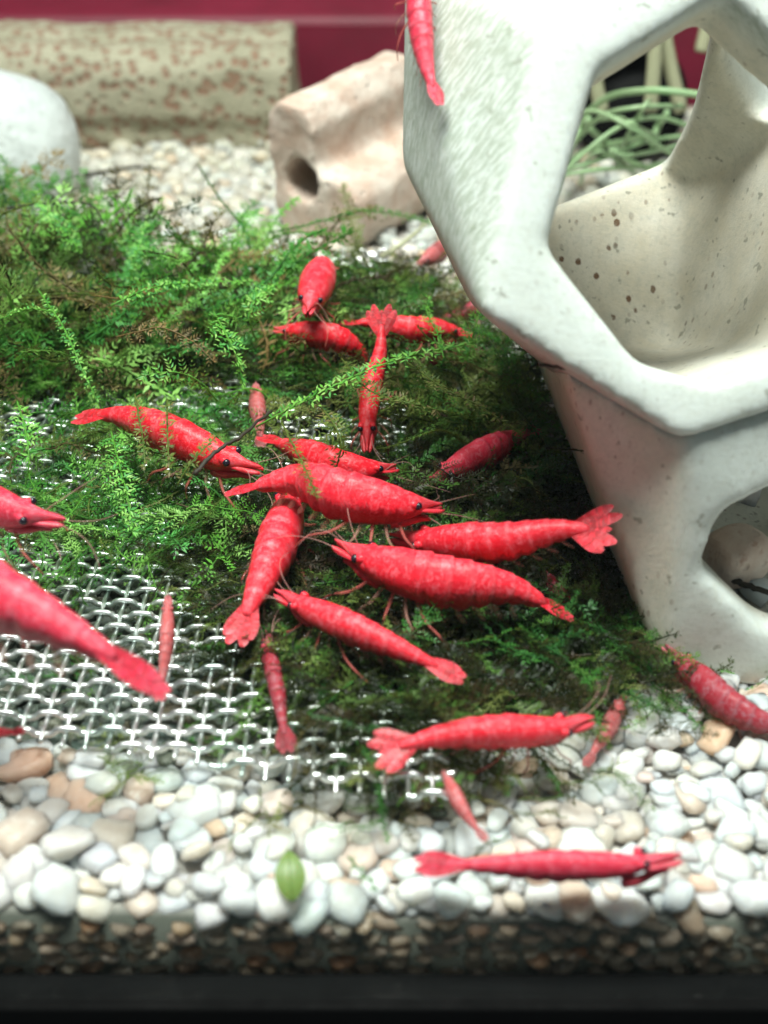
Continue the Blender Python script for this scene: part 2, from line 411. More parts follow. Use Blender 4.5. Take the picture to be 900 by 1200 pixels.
# ------------------------------------------------------------------ white ceramic shelter
def hull_obj(pts):
    bm = bmesh.new()
    for p in pts: bm.verts.new(p)
    r = bmesh.ops.convex_hull(bm, input=list(bm.verts))
    bmesh.ops.delete(bm, geom=[e for e in r['geom_interior'] if isinstance(e, bmesh.types.BMVert)], context='VERTS')
    bmesh.ops.recalc_face_normals(bm, faces=list(bm.faces))
    me = bpy.data.meshes.new('hull'); bm.to_mesh(me); bm.free()
    return link(bpy.data.objects.new('hull', me))
def prism(poly_a, poly_b): return hull_obj(list(poly_a)+list(poly_b))
def carve(name, hull, cutters, mat, parent, voxel=.06, smooth=34, film_c=None):
    for c in cutters:
        m = hull.modifiers.new('b', 'BOOLEAN'); m.operation = 'DIFFERENCE'; m.object = c; m.solver = 'EXACT'
    m = hull.modifiers.new('r', 'REMESH'); m.mode = 'VOXEL'; m.voxel_size = voxel
    m = hull.modifiers.new('s', 'SMOOTH'); m.factor = .5; m.iterations = smooth
    bpy.context.view_layer.update()
    me = bpy.data.meshes.new_from_object(hull.evaluated_get(bpy.context.evaluated_depsgraph_get()))
    hv = hull.data
    planes = [(p.center.copy(), p.normal.copy()) for p in hv.polygons]
    C0 = np.array([c for c, n in planes]); N0 = np.array([n for c, n in planes])
    P = np.array([v.co for v in me.vertices])
    depth = np.min(np.einsum('kj,kj->k', C0, N0)[None, :]-P @ N0.T, axis=1)
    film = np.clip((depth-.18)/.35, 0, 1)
    me.polygons.foreach_set('use_smooth', [True]*len(me.polygons))
    a = me.attributes.new('film', 'FLOAT', 'POINT'); a.data.foreach_set('value', film.astype(np.float32))
    nrm = np.array([v.normal for v in me.vertices])
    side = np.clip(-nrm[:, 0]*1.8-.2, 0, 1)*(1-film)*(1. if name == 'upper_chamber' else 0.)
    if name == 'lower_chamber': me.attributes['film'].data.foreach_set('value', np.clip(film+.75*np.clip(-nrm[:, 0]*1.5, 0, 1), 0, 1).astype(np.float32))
    a = me.attributes.new('side', 'FLOAT', 'POINT'); a.data.foreach_set('value', side.astype(np.float32))
    from mathutils.bvhtree import BVHTree
    tree = BVHTree.FromPolygons([v.co for v in me.vertices], [tuple(p.vertices) for p in me.polygons])
    hit = tree.ray_cast(CO, ray(688, 325).normalized())[0] or Vector((0, 0, -50))
    gp = np.array(hit); grime = np.exp(-(np.linalg.norm(P-gp, axis=1)/1.1)**2)*(nrm[:, 2] > -.3)
    a = me.attributes.new('grime', 'FLOAT', 'POINT'); a.data.foreach_set('value', grime.astype(np.float32))
    me.materials.clear(); me.materials.append(mat)
    for q in [hull]+list(cutters):
        d = q.data; bpy.data.objects.remove(q); bpy.data.meshes.remove(d)
    if parent is not None: me.transform(Matrix.Translation(-parent.location))
    me.name = name
    return link(bpy.data.objects.new(name, me), parent)
def shrink(pts, c, k): return [c+(Vector(p)-c)*k for p in pts]

shelter = tag(empty('ceramic_shelter', (4.3, 13.0, 0)), 'large white ceramic shelter with faceted walls and wide openings, standing at the right', 'ornament')
P0 = at(800, 517, 3.0); P1 = at(562, 366, 4.2); P2 = at(630, 45, 6.5)
FN = (P1-P0).cross(P2-P1).normalized()
if FN.y > 0: FN = -FN
def onF(px, py, d=0.0): return atplane(px, py, P0, FN) - FN*d
front = [P0, P1, P2, onF(835, -95), onF(1060, 40), onF(1035, 440)]
P3 = aty(468, 186, 14.6); P3b = aty(473, -60, 15.6); P3c = aty(640, -190, 16.2)
cen = sum(front, Vector())/6
back = [cen + (p-cen)*.80 - FN*5.2 for p in front]
back[0] += Vector((0, 0, .5)); back[1] += Vector((.3, 0, .6))
hp = front+[P3, P3b, P3c, aty(1130, 60, 14.5), aty(1090, 380, 14.0)]+back
H = hull_obj(hp)
cc = sum((Vector(p) for p in hp), Vector())/len(hp)
inner = [p-FN*.62 + (cc-p)*.17 for p in front] + [cc+(p-cc)*.74 for p in (P3, P3b, P3c)] + [cc+(Vector(p)-cc)*.80 for p in back] + [cc+(aty(1130, 60, 14.5)-cc)*.8]
cav = hull_obj(inner)
hole_px = [(702, 80), (655, 245), (642, 288), (748, 424), (835, 450), (965, 402), (985, 110), (850, -12)]
hole = prism([onF(x, y, -.6) for x, y in hole_px], [onF(825+(x-825)*.98, 210+(y-210)*.98, 1.5) for x, y in hole_px])
bk_px = [(575, 250), (640, 246), (700, 219), (782, 190), (812, 130), (842, 0), (850, -70), (600, -70), (560, 100)]
bk = prism([aty(x, y, 15.2) for x, y in bk_px], [aty(x, y, 23) for x, y in bk_px])
topc = cc+Vector((1.9, .2, 0))  # unseen top opening, added to let lamplight into the chamber
top = prism([topc+Vector((1.1*math.cos(a), 1.1*math.sin(a), .5)) for a in np.linspace(0, 2*PI, 9)[:-1]],
            [topc+Vector((1.1*math.cos(a), 1.1*math.sin(a), 6)) for a in np.linspace(0, 2*PI, 9)[:-1]])
carve('upper_chamber', H, [cav, hole, bk, top], M_CER, shelter)

B = at(776, 800, -.05); C = at(742, 704, .05)
D = aty(628, 424, 17.2)
lo = [P0+Vector((.05, .12, -.02)), onF(985, 462, .15), B, at(896, 812, -.05), at(1040, 800, 0), C, D, D+Vector((.2, 0, 1.6)), P1+Vector((.75, 1.2, -.35)),
      at(1150, 600, .0), Vector((6.6, 16.8, 0)), Vector((6.4, 16.5, 2.9)), onF(1100, 450, .8)]
H = hull_obj(lo)
upc = hull_obj([cc+(Vector(p)-cc)*.985 for p in hp])
lc = sum((Vector(p) for p in lo), Vector())/len(lo)
cav = hull_obj([lc+(Vector(p)-lc)*.76 + Vector((.12, .05, .1)) for p in lo])
LN = (B-P0).cross(at(892, 792, 0)-P0).normalized()
if LN.y > 0: LN = -LN
def onL(px, py, d=0.): return atplane(px, py, P0, LN)-LN*d
lh = [(822, 668), (846, 606), (905, 582), (1010, 590), (1110, 620), (1110, 770), (985, 762), (890, 730)]  # opening widened out of view on the right to let more light in
hole = prism([onL(x, y, -.7) for x, y in lh], [onL(x, y, 1.6) for x, y in lh])
sideh = prism([Vector((4.7, 13.8+1.9*math.cos(a), 1.5+1.1*math.sin(a))) for a in np.linspace(0, 2*PI, 9)[:-1]],
              [Vector((9.0, 13.8+2.2*math.cos(a), 2.0+1.6*math.sin(a))) for a in np.linspace(0, 2*PI, 9)[:-1]])  # unseen side opening, added so lamplight reaches the lower chamber
carve('lower_chamber', H, [upc, cav, hole, sideh], M_CER, shelter)

# ------------------------------------------------------------------ stones at the back
def rough_obj(name, o_me_pts, amp, freq, seed):
    for v in o_me_pts:
        n = mnoise.noise_vector(v.co*freq+Vector((seed, 0, 0))); v.co += n*amp
def extruded(name, poly, a, b, upv, mat, label, cat, voxel, cut=None, amp=.05, freq=1.2, smooth=5):
    """poly (u, v) cross-section swept from a to b; remeshed, softened and roughened"""
    a = Vector(a); b = Vector(b); T = (b-a).normalized(); S = T.cross(Vector(upv)).normalized(); U = S.cross(T)
    V = [a+S*u+U*v for u, v in poly]+[b+S*u+U*v for u, v in poly]; n = len(poly)
    F = [tuple(range(n-1, -1, -1)), tuple(range(n, 2*n))]+[(i, (i+1) % n, (i+1) % n+n, i+n) for i in range(n)]
    me = bpy.data.meshes.new('x'); me.from_pydata([tuple(v) for v in V], [], F)
    bm = bmesh.new(); bm.from_mesh(me); bmesh.ops.recalc_face_normals(bm, faces=list(bm.faces)); bm.to_mesh(me); bm.free()
    h = link(bpy.data.objects.new('x', me)); cs = []
    for (c0, c1, r) in (cut or []):
        ca = a+S*c0[0]+U*c0[1]-T*.5; v, f = tube([ca, ca+T*c1], r, 16)
        cs.append(mesh_obj('c', v, f, mat)); bm = bmesh.new(); bm.from_mesh(cs[-1].data); bmesh.ops.recalc_face_normals(bm, faces=list(bm.faces)); bm.to_mesh(cs[-1].data); bm.free()
        m = h.modifiers.new('b', 'BOOLEAN'); m.operation = 'DIFFERENCE'; m.object = cs[-1]; m.solver = 'EXACT'
    m = h.modifiers.new('r', 'REMESH'); m.mode = 'VOXEL'; m.voxel_size = voxel
    m = h.modifiers.new('s', 'SMOOTH'); m.iterations = smooth
    bpy.context.view_layer.update()
    me2 = bpy.data.meshes.new_from_object(h.evaluated_get(bpy.context.evaluated_depsgraph_get()))
    for q in [h]+cs:
        d = q.data; bpy.data.objects.remove(q); bpy.data.meshes.remove(d)
    for v in me2.vertices:
        v.co += mnoise.noise_vector(v.co*freq)*amp + mnoise.noise_vector(v.co*freq*4)*amp*.3
    me2.polygons.foreach_set('use_smooth', [True]*len(me2.polygons))
    me2.materials.clear(); me2.materials.append(mat); me2.name = name
    return tag(link(bpy.data.objects.new(name, me2)), label, cat)

a = aty(352, 205, 31.2); 
extruded('clay_bar', [(-1.3, 0), (1.3, 0), (1.3, .55), (1.5, .85), (1.5, 1.9), (1.25, 2.3), (.6, 2.42), (.3, 2.28), (0, 2.5), (-1.1, 2.5), (-1.45, 2.1), (-1.4, .8), (-1.3, .6)],
         (-13.5, 31.9, .05), (aty(348, 120, 31.9).x, 31.7, .05), (0, 0, 1), M_CLAY,
         'long olive beige clay bar with brown pock marks, lying at the rear of the tank', 'clay bar', .13, amp=.09, freq=.8)
pa = at(366, 290, .0)
ax = Vector((.60, .80, .0)).normalized()
extruded('notched_stone', [(-.75, .0), (.95, .0), (1.2, .5), (1.2, 1.15), (1.0, 1.42), (.62, 1.5), (.32, 1.55), (.22, 1.75), (.30, 2.45), (.05, 2.85), (-.5, 2.9), (-.8, 2.6), (-.95, 1.9), (-.85, 1.3), (-.95, .8)],
         pa, pa+ax*3.4+Vector((0, 0, .30)), (0, 0, 1), M_PINK,
         'pinkish beige notched stoneware block with a round hole in its end', 'stone', .07, cut=[((-.15, 1.35), 2.4, .44)], amp=.06, freq=1.0, smooth=6)

bm = bmesh.new(); bmesh.ops.create_icosphere(bm, subdivisions=5, radius=1.0)
for v in bm.verts:
    p = v.co.copy(); q = Vector([math.copysign(abs(c)**.86, c) for c in p])
    d = 1+.07*mnoise.noise(p*1.3)+.015*mnoise.noise(p*6)
    v.co = Vector((q.x*1.95, q.y*1.5, q.z*1.55))*d
me = bpy.data.meshes.new('white_stone'); bm.to_mesh(me); bm.free()
me.polygons.foreach_set('use_smooth', [True]*len(me.polygons)); me.materials.append(M_WSTONE)
bs = bpy.data.meshes.new('beige_stone'); bm = bmesh.new(); bmesh.ops.create_icosphere(bm, subdivisions=4, radius=1.0)
for v in bm.verts:
    p = v.co.copy(); q = Vector([math.copysign(abs(c)**.75, c) for c in p]); v.co = Vector((q.x*.42, q.y*.34, q.z*.36))*(1+.12*mnoise.noise(p*1.4+Vector((9, 2, 4))))
bm.to_mesh(bs); bm.free(); bs.polygons.foreach_set('use_smooth', [True]*len(bs.polygons)); bs.materials.append(M_PINK)
bo = tag(link(bpy.data.objects.new('beige_stone', bs)), 'beige stone lying inside the lower opening of the ceramic shelter', 'stone'); bo.location = aty(862, 652, 12.35); bo.rotation_euler = (.1, .2, .5)
ws = link(bpy.data.objects.new('white_stone', me)); ws.location = aty(-12, 170, 27.2); ws.rotation_euler = (0, .2, .2)
tag(ws, 'large smooth white stone behind the moss at the left edge', 'stone')

# ------------------------------------------------------------------ woven wire mesh
SP = .235
wm = tag(empty('wire_mesh', (-3, 14, 0)), 'woven stainless steel wire mesh lying on the gravel under the moss', 'wire mesh')
def mz(x, y):
    return .40+.045*math.sin(x*.75+.6)+.035*math.sin(y*.8+x*.3)+(.06*max(0, -4.0-x))
def yfront(x): return 9.95-.24*(x+4.1)+.04*math.sin(x*2)
XR = .66; XL = -8.6; YT = 23.2
j = 0; yy = 8.9
nw = 0
while yy < YT:
    x0 = max(XL, -4.1+(9.95-yy)/.24) + random.uniform(-.04, .04)
    x1 = XR-max(0, yy-10)*.05+random.uniform(-.03, .05)
    if x1-x0 > .3:
        n = int((x1-x0)/SP*8)+2; xs = np.linspace(x0, x1, n)
        path = [(x, yy+.012*math.sin(x*3+yy), mz(x, yy)+.036*math.copysign(abs(math.cos(PI*x/SP+PI*j))**.35, math.cos(PI*x/SP+PI*j))) for x in xs]
        mesh_obj('wire', *tube(path, .037, 7), M_WIRE, wm)
    yy += SP*1.04; j += 1
i0 = int(XL/SP); 
for i in range(i0, int(XR/SP)+1):
    x = i*SP; ya = yfront(x)-random.uniform(.03, .12)
    n = int((YT-ya)/SP*5); ys = np.linspace(ya, YT, n)
    path = [(x-max(0, y-10)*.012*(1 if x > -2 else .3), y, mz(x, y)-.018*math.cos(PI*i+PI*(y-8.9)/(SP*1.04))) for y in ys]
    mesh_obj('wire', *tube(path, .027, 6), M_WIRE, wm)

# ------------------------------------------------------------------ shrimps
def prof(u, K):
    xs, ys = zip(*K); return np.interp(u, xs, ys)
KH = [(.0, .005), (.04, .016), (.08, .032), (.125, .054), (.16, .072), (.21, .092), (.29, .112), (.38, .121), (.47, .121), (.56, .110), (.64, .089), (.72, .066), (.79, .046), (.84, .033), (.875, .012)]
KW = [(.0, .004), (.04, .010), (.08, .024), (.125, .044), (.16, .060), (.21, .076), (.29, .090), (.38, .095), (.47, .092), (.56, .084), (.64, .072), (.72, .058), (.79, .044), (.84, .033), (.875, .014)]
SEG = [.42, .50, .575, .65, .72, .78, .87]
def frames(path, roll):
    T = np.gradient(path, axis=0); T /= np.linalg.norm(T, axis=1)[:, None]
    U = []; up = np.array([0, 0, 1.])
    for tt in T:
        u = up-tt*up.dot(tt)
        if np.linalg.norm(u) < .25: u = np.array([0, -.6, .4])-tt*np.array([0, -.6, .4]).dot(tt)
        u /= np.linalg.norm(u); s = np.cross(tt, u)
        U.append(u*math.cos(roll)+s*math.sin(roll))
    U = np.array(U)
    for _ in range(6): U[1:-1] = (U[:-2]+2*U[1:-1]+U[2:])/4
    U -= T*np.einsum('ij,ij->i', U, T)[:, None]; U /= np.linalg.norm(U, axis=1)[:, None]
    return T, U, np.cross(T, U)
def blade(base, d, side, nrm, L, W, th, n=6, blunt=.75):
    """thin leaf-shaped plate with thickness"""
    V = []; F = []
    for i in range(n+1):
        t = i/n; wv = W*((.52+.48*min(1, t/.60)**.9) if t <= .60 else max(.10, 1-((t-.60)/.41)**2)**.6)
        c = base+d*(L*t)
        V += [c+side*wv, c+nrm*th, c-side*wv, c-nrm*th]
    for i in range(n):
        for k in range(4):
            k2 = (k+1) % 4; F.append((i*4+k, i*4+k2, i*4+4+k2, i*4+4+k))
    F += [(3, 2, 1, 0), (n*4, n*4+1, n*4+2, n*4+3)]
    return V, F
SHG = 'red shrimps in the tank'
def shrimp(label, pts, girth=1.0, roll=0., mat='red', fan=1.0, legs=True, feelers=True, eyes=True, fan_up=0., seed=0, scales=True):
    """pts: pixel and height of the body axis from the tip of the snout to the end of the tail fan"""
    R = random.Random(seed*13+5)
    M = M_SH[mat]
    ctrl = [tuple(at(*p)) if len(p) == 3 else (tuple(p[1:]) if p[0] == 'w' else tuple(aty(*p[1:]))) for p in pts]
    N = 110
    fine = catmull(ctrl, 400); dl = np.r_[0, np.cumsum(np.linalg.norm(np.diff(fine, axis=0), axis=1))]; L = dl[-1]
    us = np.linspace(0, 1, N); path = np.stack([np.interp(us*L, dl, fine[:, k]) for k in range(3)], 1)
    for _ in range(3): path[1:-1] = (path[:-2]+2*path[1:-1]+path[2:])/4
    T, U, S = frames(path, roll)
    root = empty('shrimp', tuple(path[N//2])); tag(root, label, 'shrimp', SHG)
    # body: one skin from the snout to the tail root
    ns = 22; V = []; F = []; tone = []; band = []; skin = []
    idx = [i for i in range(N) if us[i] <= .875]
    for i in idx:
        u = us[i]; h = prof(u, KH)*L*girth; wd = prof(u, KW)*L*girth
        h *= .88; wd *= .89
        if u < .03: h = prof(u, KH)*L; wd = prof(u, KW)*L
        saw = 0.; bd = 0.; sc = 0.
        if u >= SEG[0]:
            for a, b in zip(SEG[:-1], SEG[1:]):
                if a <= u < b:
                    q = (u-a)/(b-a); saw = .08*(q-.35) ; bd = max(0, (q-.7)/.3); sc = math.sin(PI*q)
        elif u > .36: saw = .07*(u-.36)/.06; bd = max(0, (u-.39)/.03)*.6
        if u < .14: bd = .55
        if u > .80: bd = max(bd, (u-.80)*4)
        up_off = .046*L*max(0, 1-u/.19) - .004*L
        for k in range(ns):
            th = 2*PI*k/ns; cy, cz = math.cos(th), math.sin(th)
            rr = 1+saw
            if cz < 0:
                rr *= .90
                if u > .14: rr *= 1+.22*sc*max(0, abs(cy)-.15)*(-cz)*2
            # a soft ridge along the back
            if cz > .9: rr *= 1.02
            rr *= 1+.03*mnoise.noise(Vector((u*22, th*2.2, seed*3.1)))
            p = path[i]+S[i]*(wd*cy*rr)+U[i]*(h*cz*rr+up_off)
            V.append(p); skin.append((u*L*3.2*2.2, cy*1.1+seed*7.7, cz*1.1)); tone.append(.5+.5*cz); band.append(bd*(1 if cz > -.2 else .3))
    n = len(idx)
    for i in range(n-1):
        for k in range(ns):
            k2 = (k+1) % ns; F.append((i*ns+k, i*ns+k2, (i+1)*ns+k2, (i+1)*ns+k))
    F += [tuple(range(ns-1, -1, -1)), tuple(range((n-1)*ns, n*ns))]
    mesh_obj('body', V, F, M, root, attrs={'tone': tone, 'band': band, 'skin': skin})
    # tail fan
    ib = idx[-1]-5; b0 = path[ib]; d0 = path[-1]-path[ib]; Lf = np.linalg.norm(d0)*1.05; d0 /= np.linalg.norm(d0)
    u0 = U[ib]-d0*U[ib].dot(d0); u0 /= np.linalg.norm(u0)
    d0 = d0*math.cos(fan_up)+u0*math.sin(fan_up); u0 = U[ib]-d0*U[ib].dot(d0); u0 /= np.linalg.norm(u0); s0 = np.cross(d0, u0)
    tf = None
    for k, (ang, ll, ww) in ((2, (0, .80, .022)), (0, (-.44, .86, .029)), (1, (-.22, 1.0, .030)), (3, (.22, 1.0, .030)), (4, (.44, .86, .029))):
        ang *= fan; d = d0*math.cos(ang)+s0*math.sin(ang); sd = np.cross(d, u0)
        v, f = blade(b0+s0*(.016*L*math.copysign(min(1, abs(ang)*2), ang))-u0*(.004*L*(2-abs(k-2)))-d0*.02*L, d, sd, u0, Lf*ll*1.08, ww*L, .003*L, 14)
        tt_ = [.50]*len(v); bb_ = [max(0, (q//4)/14-.70)*1.2 for q in range(len(v))]; ss_ = [((.9+.02*(q//4))*L*7, k*1.7+(q % 4)*.25+seed*7.7, .4) for q in range(len(v))]
        o = mesh_obj('tail_fan' if tf is None else 'uropod', v, f, M, tf or root, smooth=False, attrs={'tone': tt_, 'band': bb_, 'skin': ss_})
        tf = tf or o
    ie = int(.150*(N-1))
    if scales:
        for sgn in (-1, 1):
            b = path[ie]+S[ie]*(sgn*.030*L)+U[ie]*(.006*L); d = -T[ie]-S[ie]*(sgn*.10)+U[ie]*.09; d /= np.linalg.norm(d)
            v, f = blade(b, d, S[ie], U[ie], .150*L, .021*L, .008*L, 8)
            q0 = path[ie+8]-U[ie]*.07*L+S[ie]*sgn*.02*L
            v2, f2 = tube(catmull([q0, q0-T[ie]*.06*L+U[ie]*.02*L+S[ie]*sgn*.012*L, path[ie]-U[ie]*.035*L-T[ie]*.05*L+S[ie]*sgn*.014*L, path[ie]-U[ie]*.03*L-T[ie]*.10*L+S[ie]*sgn*.01*L], 10), np.linspace(.026*L, .008*L, 10), 7)
            mesh_obj('mouthpart', v2, f2, M, root, attrs={'tone': [.35]*len(v2), 'band': [.3]*len(v2)})
            mesh_obj('antennal_scale', v, f, M, root, attrs={'tone': [.6]*len(v), 'band': [.2+.5*(q//4)/8 for q in range(len(v))]})
    if eyes:
        for sgn in (-1, 1):
            c = path[ie]+S[ie]*(sgn*.050*L*min(1.1, girth))+U[ie]*(.036*L)-T[ie]*.004*L
            bm = bmesh.new(); bmesh.ops.create_icosphere(bm, subdivisions=2, radius=.0175*L)
            me = bpy.data.meshes.new('eye'); bm.to_mesh(me); bm.free(); me.materials.append(M_EYE)
            me.polygons.foreach_set('use_smooth', [True]*len(me.polygons))
            v, f = tube([path[ie+3]+S[ie]*(sgn*.03*L)+U[ie]*(.034*L), c], [.020*L, .016*L], 8)
            es = mesh_obj('eye_stalk', v, f, M, root, attrs={'tone': [.7]*len(v), 'band': [.2]*len(v)})
            e = link(bpy.data.objects.new('eye', me), es); e.location = Vector(c)-root.location
    if feelers:
        for sgn in (-1, 1):
            b = path[ie-4]+S[ie]*(sgn*.02*L)
            for q, (ln, spread, rise) in enumerate(((.40, .22, .20), (.20, .20, .34))):
                ln *= R.uniform(.8, 1.15); sp_ = spread*R.uniform(.6, 1.3)*sgn; ri = rise*R.uniform(-.4, 1.2)
                pp = [b, b-T[ie]*ln*L*.35+S[ie]*sp_*L*.12+U[ie]*ri*L*.3, b-T[ie]*ln*L*.65+S[ie]*sp_*L*.4+U[ie]*ri*L*.4, b-T[ie]*ln*L*.85+S[ie]*sp_*L*.8+U[ie]*ri*L*.25]
                v, f = tube(catmull(pp, 14), np.linspace(.0040*L, .0014*L, 14), 4)
                mesh_obj('antenna', v, f, M_FEEL, root)
    if legs:
        for k in range(5):
            i = int((.20+.048*k)*(N-1))
            for sgn in (-1, 1):
                h = prof(us[i], KH)*L*girth; wd = prof(us[i], KW)*L*girth
                b = path[i]-U[i]*h*.6+S[i]*(sgn*wd*.45)
                fw = (.10-.05*k)*R.uniform(.6, 1.4)
                pp = [b, b+S[i]*sgn*.055*L-U[i]*.045*L-T[i]*fw*.5*L, b+S[i]*sgn*.085*L-U[i]*.07*L-T[i]*fw*1.1*L, b+S[i]*sgn*.08*L-U[i]*.14*L-T[i]*fw*1.5*L]
                v, f = tube(catmull(pp, 10), np.linspace(.0085*L, .0035*L, 10), 6)
                mesh_obj('leg', v, f, M_LIMB if k % 2 == 0 else M_LIMBC, root)
        for k in range(5):
            i = int((.46+.072*k)*(N-1))
            h = prof(us[i], KH)*L*girth; wd = prof(us[i], KW)*L*girth
            for sgn in (-1, 1):
                b = path[i]-U[i]*h*.72+S[i]*(sgn*wd*.5); d = -U[i]*.8+T[i]*.5+S[i]*sgn*.15; d /= np.linalg.norm(d)
                v, f = blade(b, d, T[i], S[i], .072*L, .017*L, .004*L)
                mesh_obj('swimmeret', v, f, M_LIMBC, root)
    return root

shrimp('red shrimp with raised tail, crossed by a dark twig, left of centre in the moss', [(306, 556, 1.25), (255, 535, 1.35), (190, 505, 1.5), (135, 486, 1.5), (86, 490, 1.35)], .92, -.15, 'deep', .5, seed=1)
shrimp('large blurred pinkish red shrimp at the left edge with its head outside the frame', [(-205, 655, 2.1), (-100, 660, 2.4), (0, 700, 2.5), (110, 755, 2.3), (196, 812, 1.9)], .80, -.2, 'rose', .30, seed=2)
shrimp('shrimp head with black eye poking in from the left edge above the large blurred shrimp', [(76, 616, 1.6), (20, 602, 1.75), (-60, 580, 1.8), (-130, 590, 1.5), (-170, 620, 1.3)], 1.0, -.3, 'rose', .5, seed=3)
shrimp('red shrimp pointing tail down towards the viewer, its head tucked under the middle shrimp', [(343, 572, .95), (334, 612, 1.0), (316, 660, 1.0), (293, 710, .95), (275, 755, .8)], .98, -.05, 'red', .55, seed=4)
shrimp('red shrimp lying across the middle with forked tail left and pointed head right', [(514, 601, 1.3), (470, 594, 1.5), (405, 582, 1.6), (345, 562, 1.6), (264, 578, 1.4)], 1.05, .1, 'red', .25, seed=5)
shrimp('deep red shrimp lying close behind the middle shrimp', [(462, 553, .95), (430, 552, 1.1), (390, 545, 1.15), (350, 528, 1.1), (305, 510, 1.0)], .95, .1, 'deep', .5, seed=6)
shrimp('long red shrimp with spread tail fan resting against the ceramic shelter', [(462, 632, .95), (520, 636, 1.15), (590, 634, 1.4), (660, 620, 1.65), (728, 622, 1.8)], .92, .5, 'red', 1.2, seed=7, fan_up=.1)
shrimp('plump red shrimp with a clear black eye in front of the long one', [(394, 643, 1.15), (450, 664, 1.2), (520, 682, 1.2), (600, 690, 1.1), (672, 724, .7)], 1.0, .05, 'red', .25, seed=8)
shrimp('red shrimp slanting down to the right below the plump one, narrow tail fan', [(326, 698, .95), (385, 724, 1.05), (435, 746, 1.05), (490, 770, .95), (544, 796, .8)], .80, .3, 'red', .35, seed=9)
shrimp('red shrimp over dark moss and pebbles with pale tail fan at its left end', [(692, 845, .75), (640, 856, .8), (575, 858, .85), (510, 864, .85), (434, 884, .8)], .86, -.45, 'red', 1.1, seed=10, fan_up=-.1)
shrimp('long blurred dull red shrimp nearest the front glass over white pebbles', [(798, 1010, .62), (730, 1014, .6), (650, 1014, .6), (570, 1013, .6), (486, 1012, .6)], .62, .0, 'rose', .55, seed=11, legs=False)
shrimp('bright red shrimp facing the viewer head down, just below the notched stone', [('y', 360, 372, 16.7), ('y', 366, 348, 17.25), ('y', 374, 327, 17.9), ('y', 381, 316, 18.5), ('y', 386, 312, 19.1)], 1.25, .12, 'red', .6, seed=12)
shrimp('deep red shrimp with pale snout pointing left, half sunk in the moss', [(322, 390, 1.3), (355, 391, 1.4), (395, 398, 1.35), (425, 418, 1.0), (430, 450, .6)], 1.05, .0, 'deep', .5, seed=13)
shrimp('bright red shrimp seen from above with forked tail up and head down in the fronds', [('y', 431, 532, 14.6), ('y', 431, 492, 15.0), ('y', 436, 452, 15.5), ('y', 446, 408, 16.0), ('y', 447, 356, 16.4)], .75, -.1, 'deep', 1.0, seed=14)
shrimp('red shrimp lying crosswise under the forked tail of another', [(552, 398, 1.1), (520, 388, 1.25), (480, 386, 1.35), (440, 378, 1.4), (398, 378, 1.4)], .95, .1, 'deep', .5, seed=15)
shrimp('dark shaded red shrimp under the overhang of the ceramic shelter', [(500, 570, .6), (535, 548, .7), (570, 530, .75), (600, 515, .7), (630, 500, .6)], 1.0, .2, 'rose', .5, seed=16)
shrimp('tiny pale pink shrimp by the left edge of the ceramic shelter', [(488, 312, 1.2), (500, 304, 1.25), (512, 297, 1.25), (524, 290, 1.2), (534, 285, 1.15)], 1.3, .2, 'pale', .5, seed=17, legs=False, feelers=False)
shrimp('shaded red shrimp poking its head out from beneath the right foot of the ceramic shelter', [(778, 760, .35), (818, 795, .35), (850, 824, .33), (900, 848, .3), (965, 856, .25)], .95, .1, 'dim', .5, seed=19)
shrimp('small red shrimp cut off by the left edge over the mesh', [(-70, 850, .9), (-45, 855, .9), (-20, 858, .9), (5, 858, .9), (30, 856, .9)], 1.1, .1, 'red', .5, seed=20, legs=False)
shrimp('thin dull red shrimp standing upright behind the tail of the large blurred one', [(197, 700, 1.2), (196, 735, 1.1), (194, 765, .95), (190, 795, .8), (186, 822, .7)], .75, 0, 'pale', .5, seed=21, legs=False, feelers=False)
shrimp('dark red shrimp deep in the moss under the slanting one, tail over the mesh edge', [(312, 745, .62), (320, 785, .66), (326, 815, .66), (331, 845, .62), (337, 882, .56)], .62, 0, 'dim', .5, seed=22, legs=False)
shrimp('small dull red shrimp with tail pointing down right beside the corner of the mesh', [(520, 905, .5), (530, 925, .5), (540, 945, .5), (553, 964, .45), (570, 985, .4)], 1.0, .2, 'pale', .4, seed=23, legs=False, feelers=False)
shrimp('faint reddish shrimp standing between pebbles right of the pale tailed shrimp', [(732, 815, .18), (720, 840, .2), (708, 862, .2), (696, 880, .18), (686, 898, .15)], .9, .2, 'pale', .4, seed=24, legs=False, feelers=False)
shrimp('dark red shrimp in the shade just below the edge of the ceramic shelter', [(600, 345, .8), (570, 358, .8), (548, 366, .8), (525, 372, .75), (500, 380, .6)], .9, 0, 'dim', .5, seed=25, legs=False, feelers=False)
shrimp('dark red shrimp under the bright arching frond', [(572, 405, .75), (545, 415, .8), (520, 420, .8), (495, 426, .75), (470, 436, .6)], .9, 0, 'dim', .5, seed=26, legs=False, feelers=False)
shrimp('dim pinkish shrimp half hidden upright in the moss above the crossed shrimp', [(300, 452, .9), (301, 470, .9), (303, 490, .9), (305, 508, .85), (306, 524, .8)], .9, 0, 'pale', .4, seed=27, legs=False, feelers=False)
shrimp('dark red shrimp lying under the tail of the long shrimp in deep shade', [(640, 672, .35), (650, 688, .38), (660, 700, .38), (672, 712, .35), (686, 722, .3)], 1.2, 0, 'dim', .4, seed=28, legs=False, feelers=False)
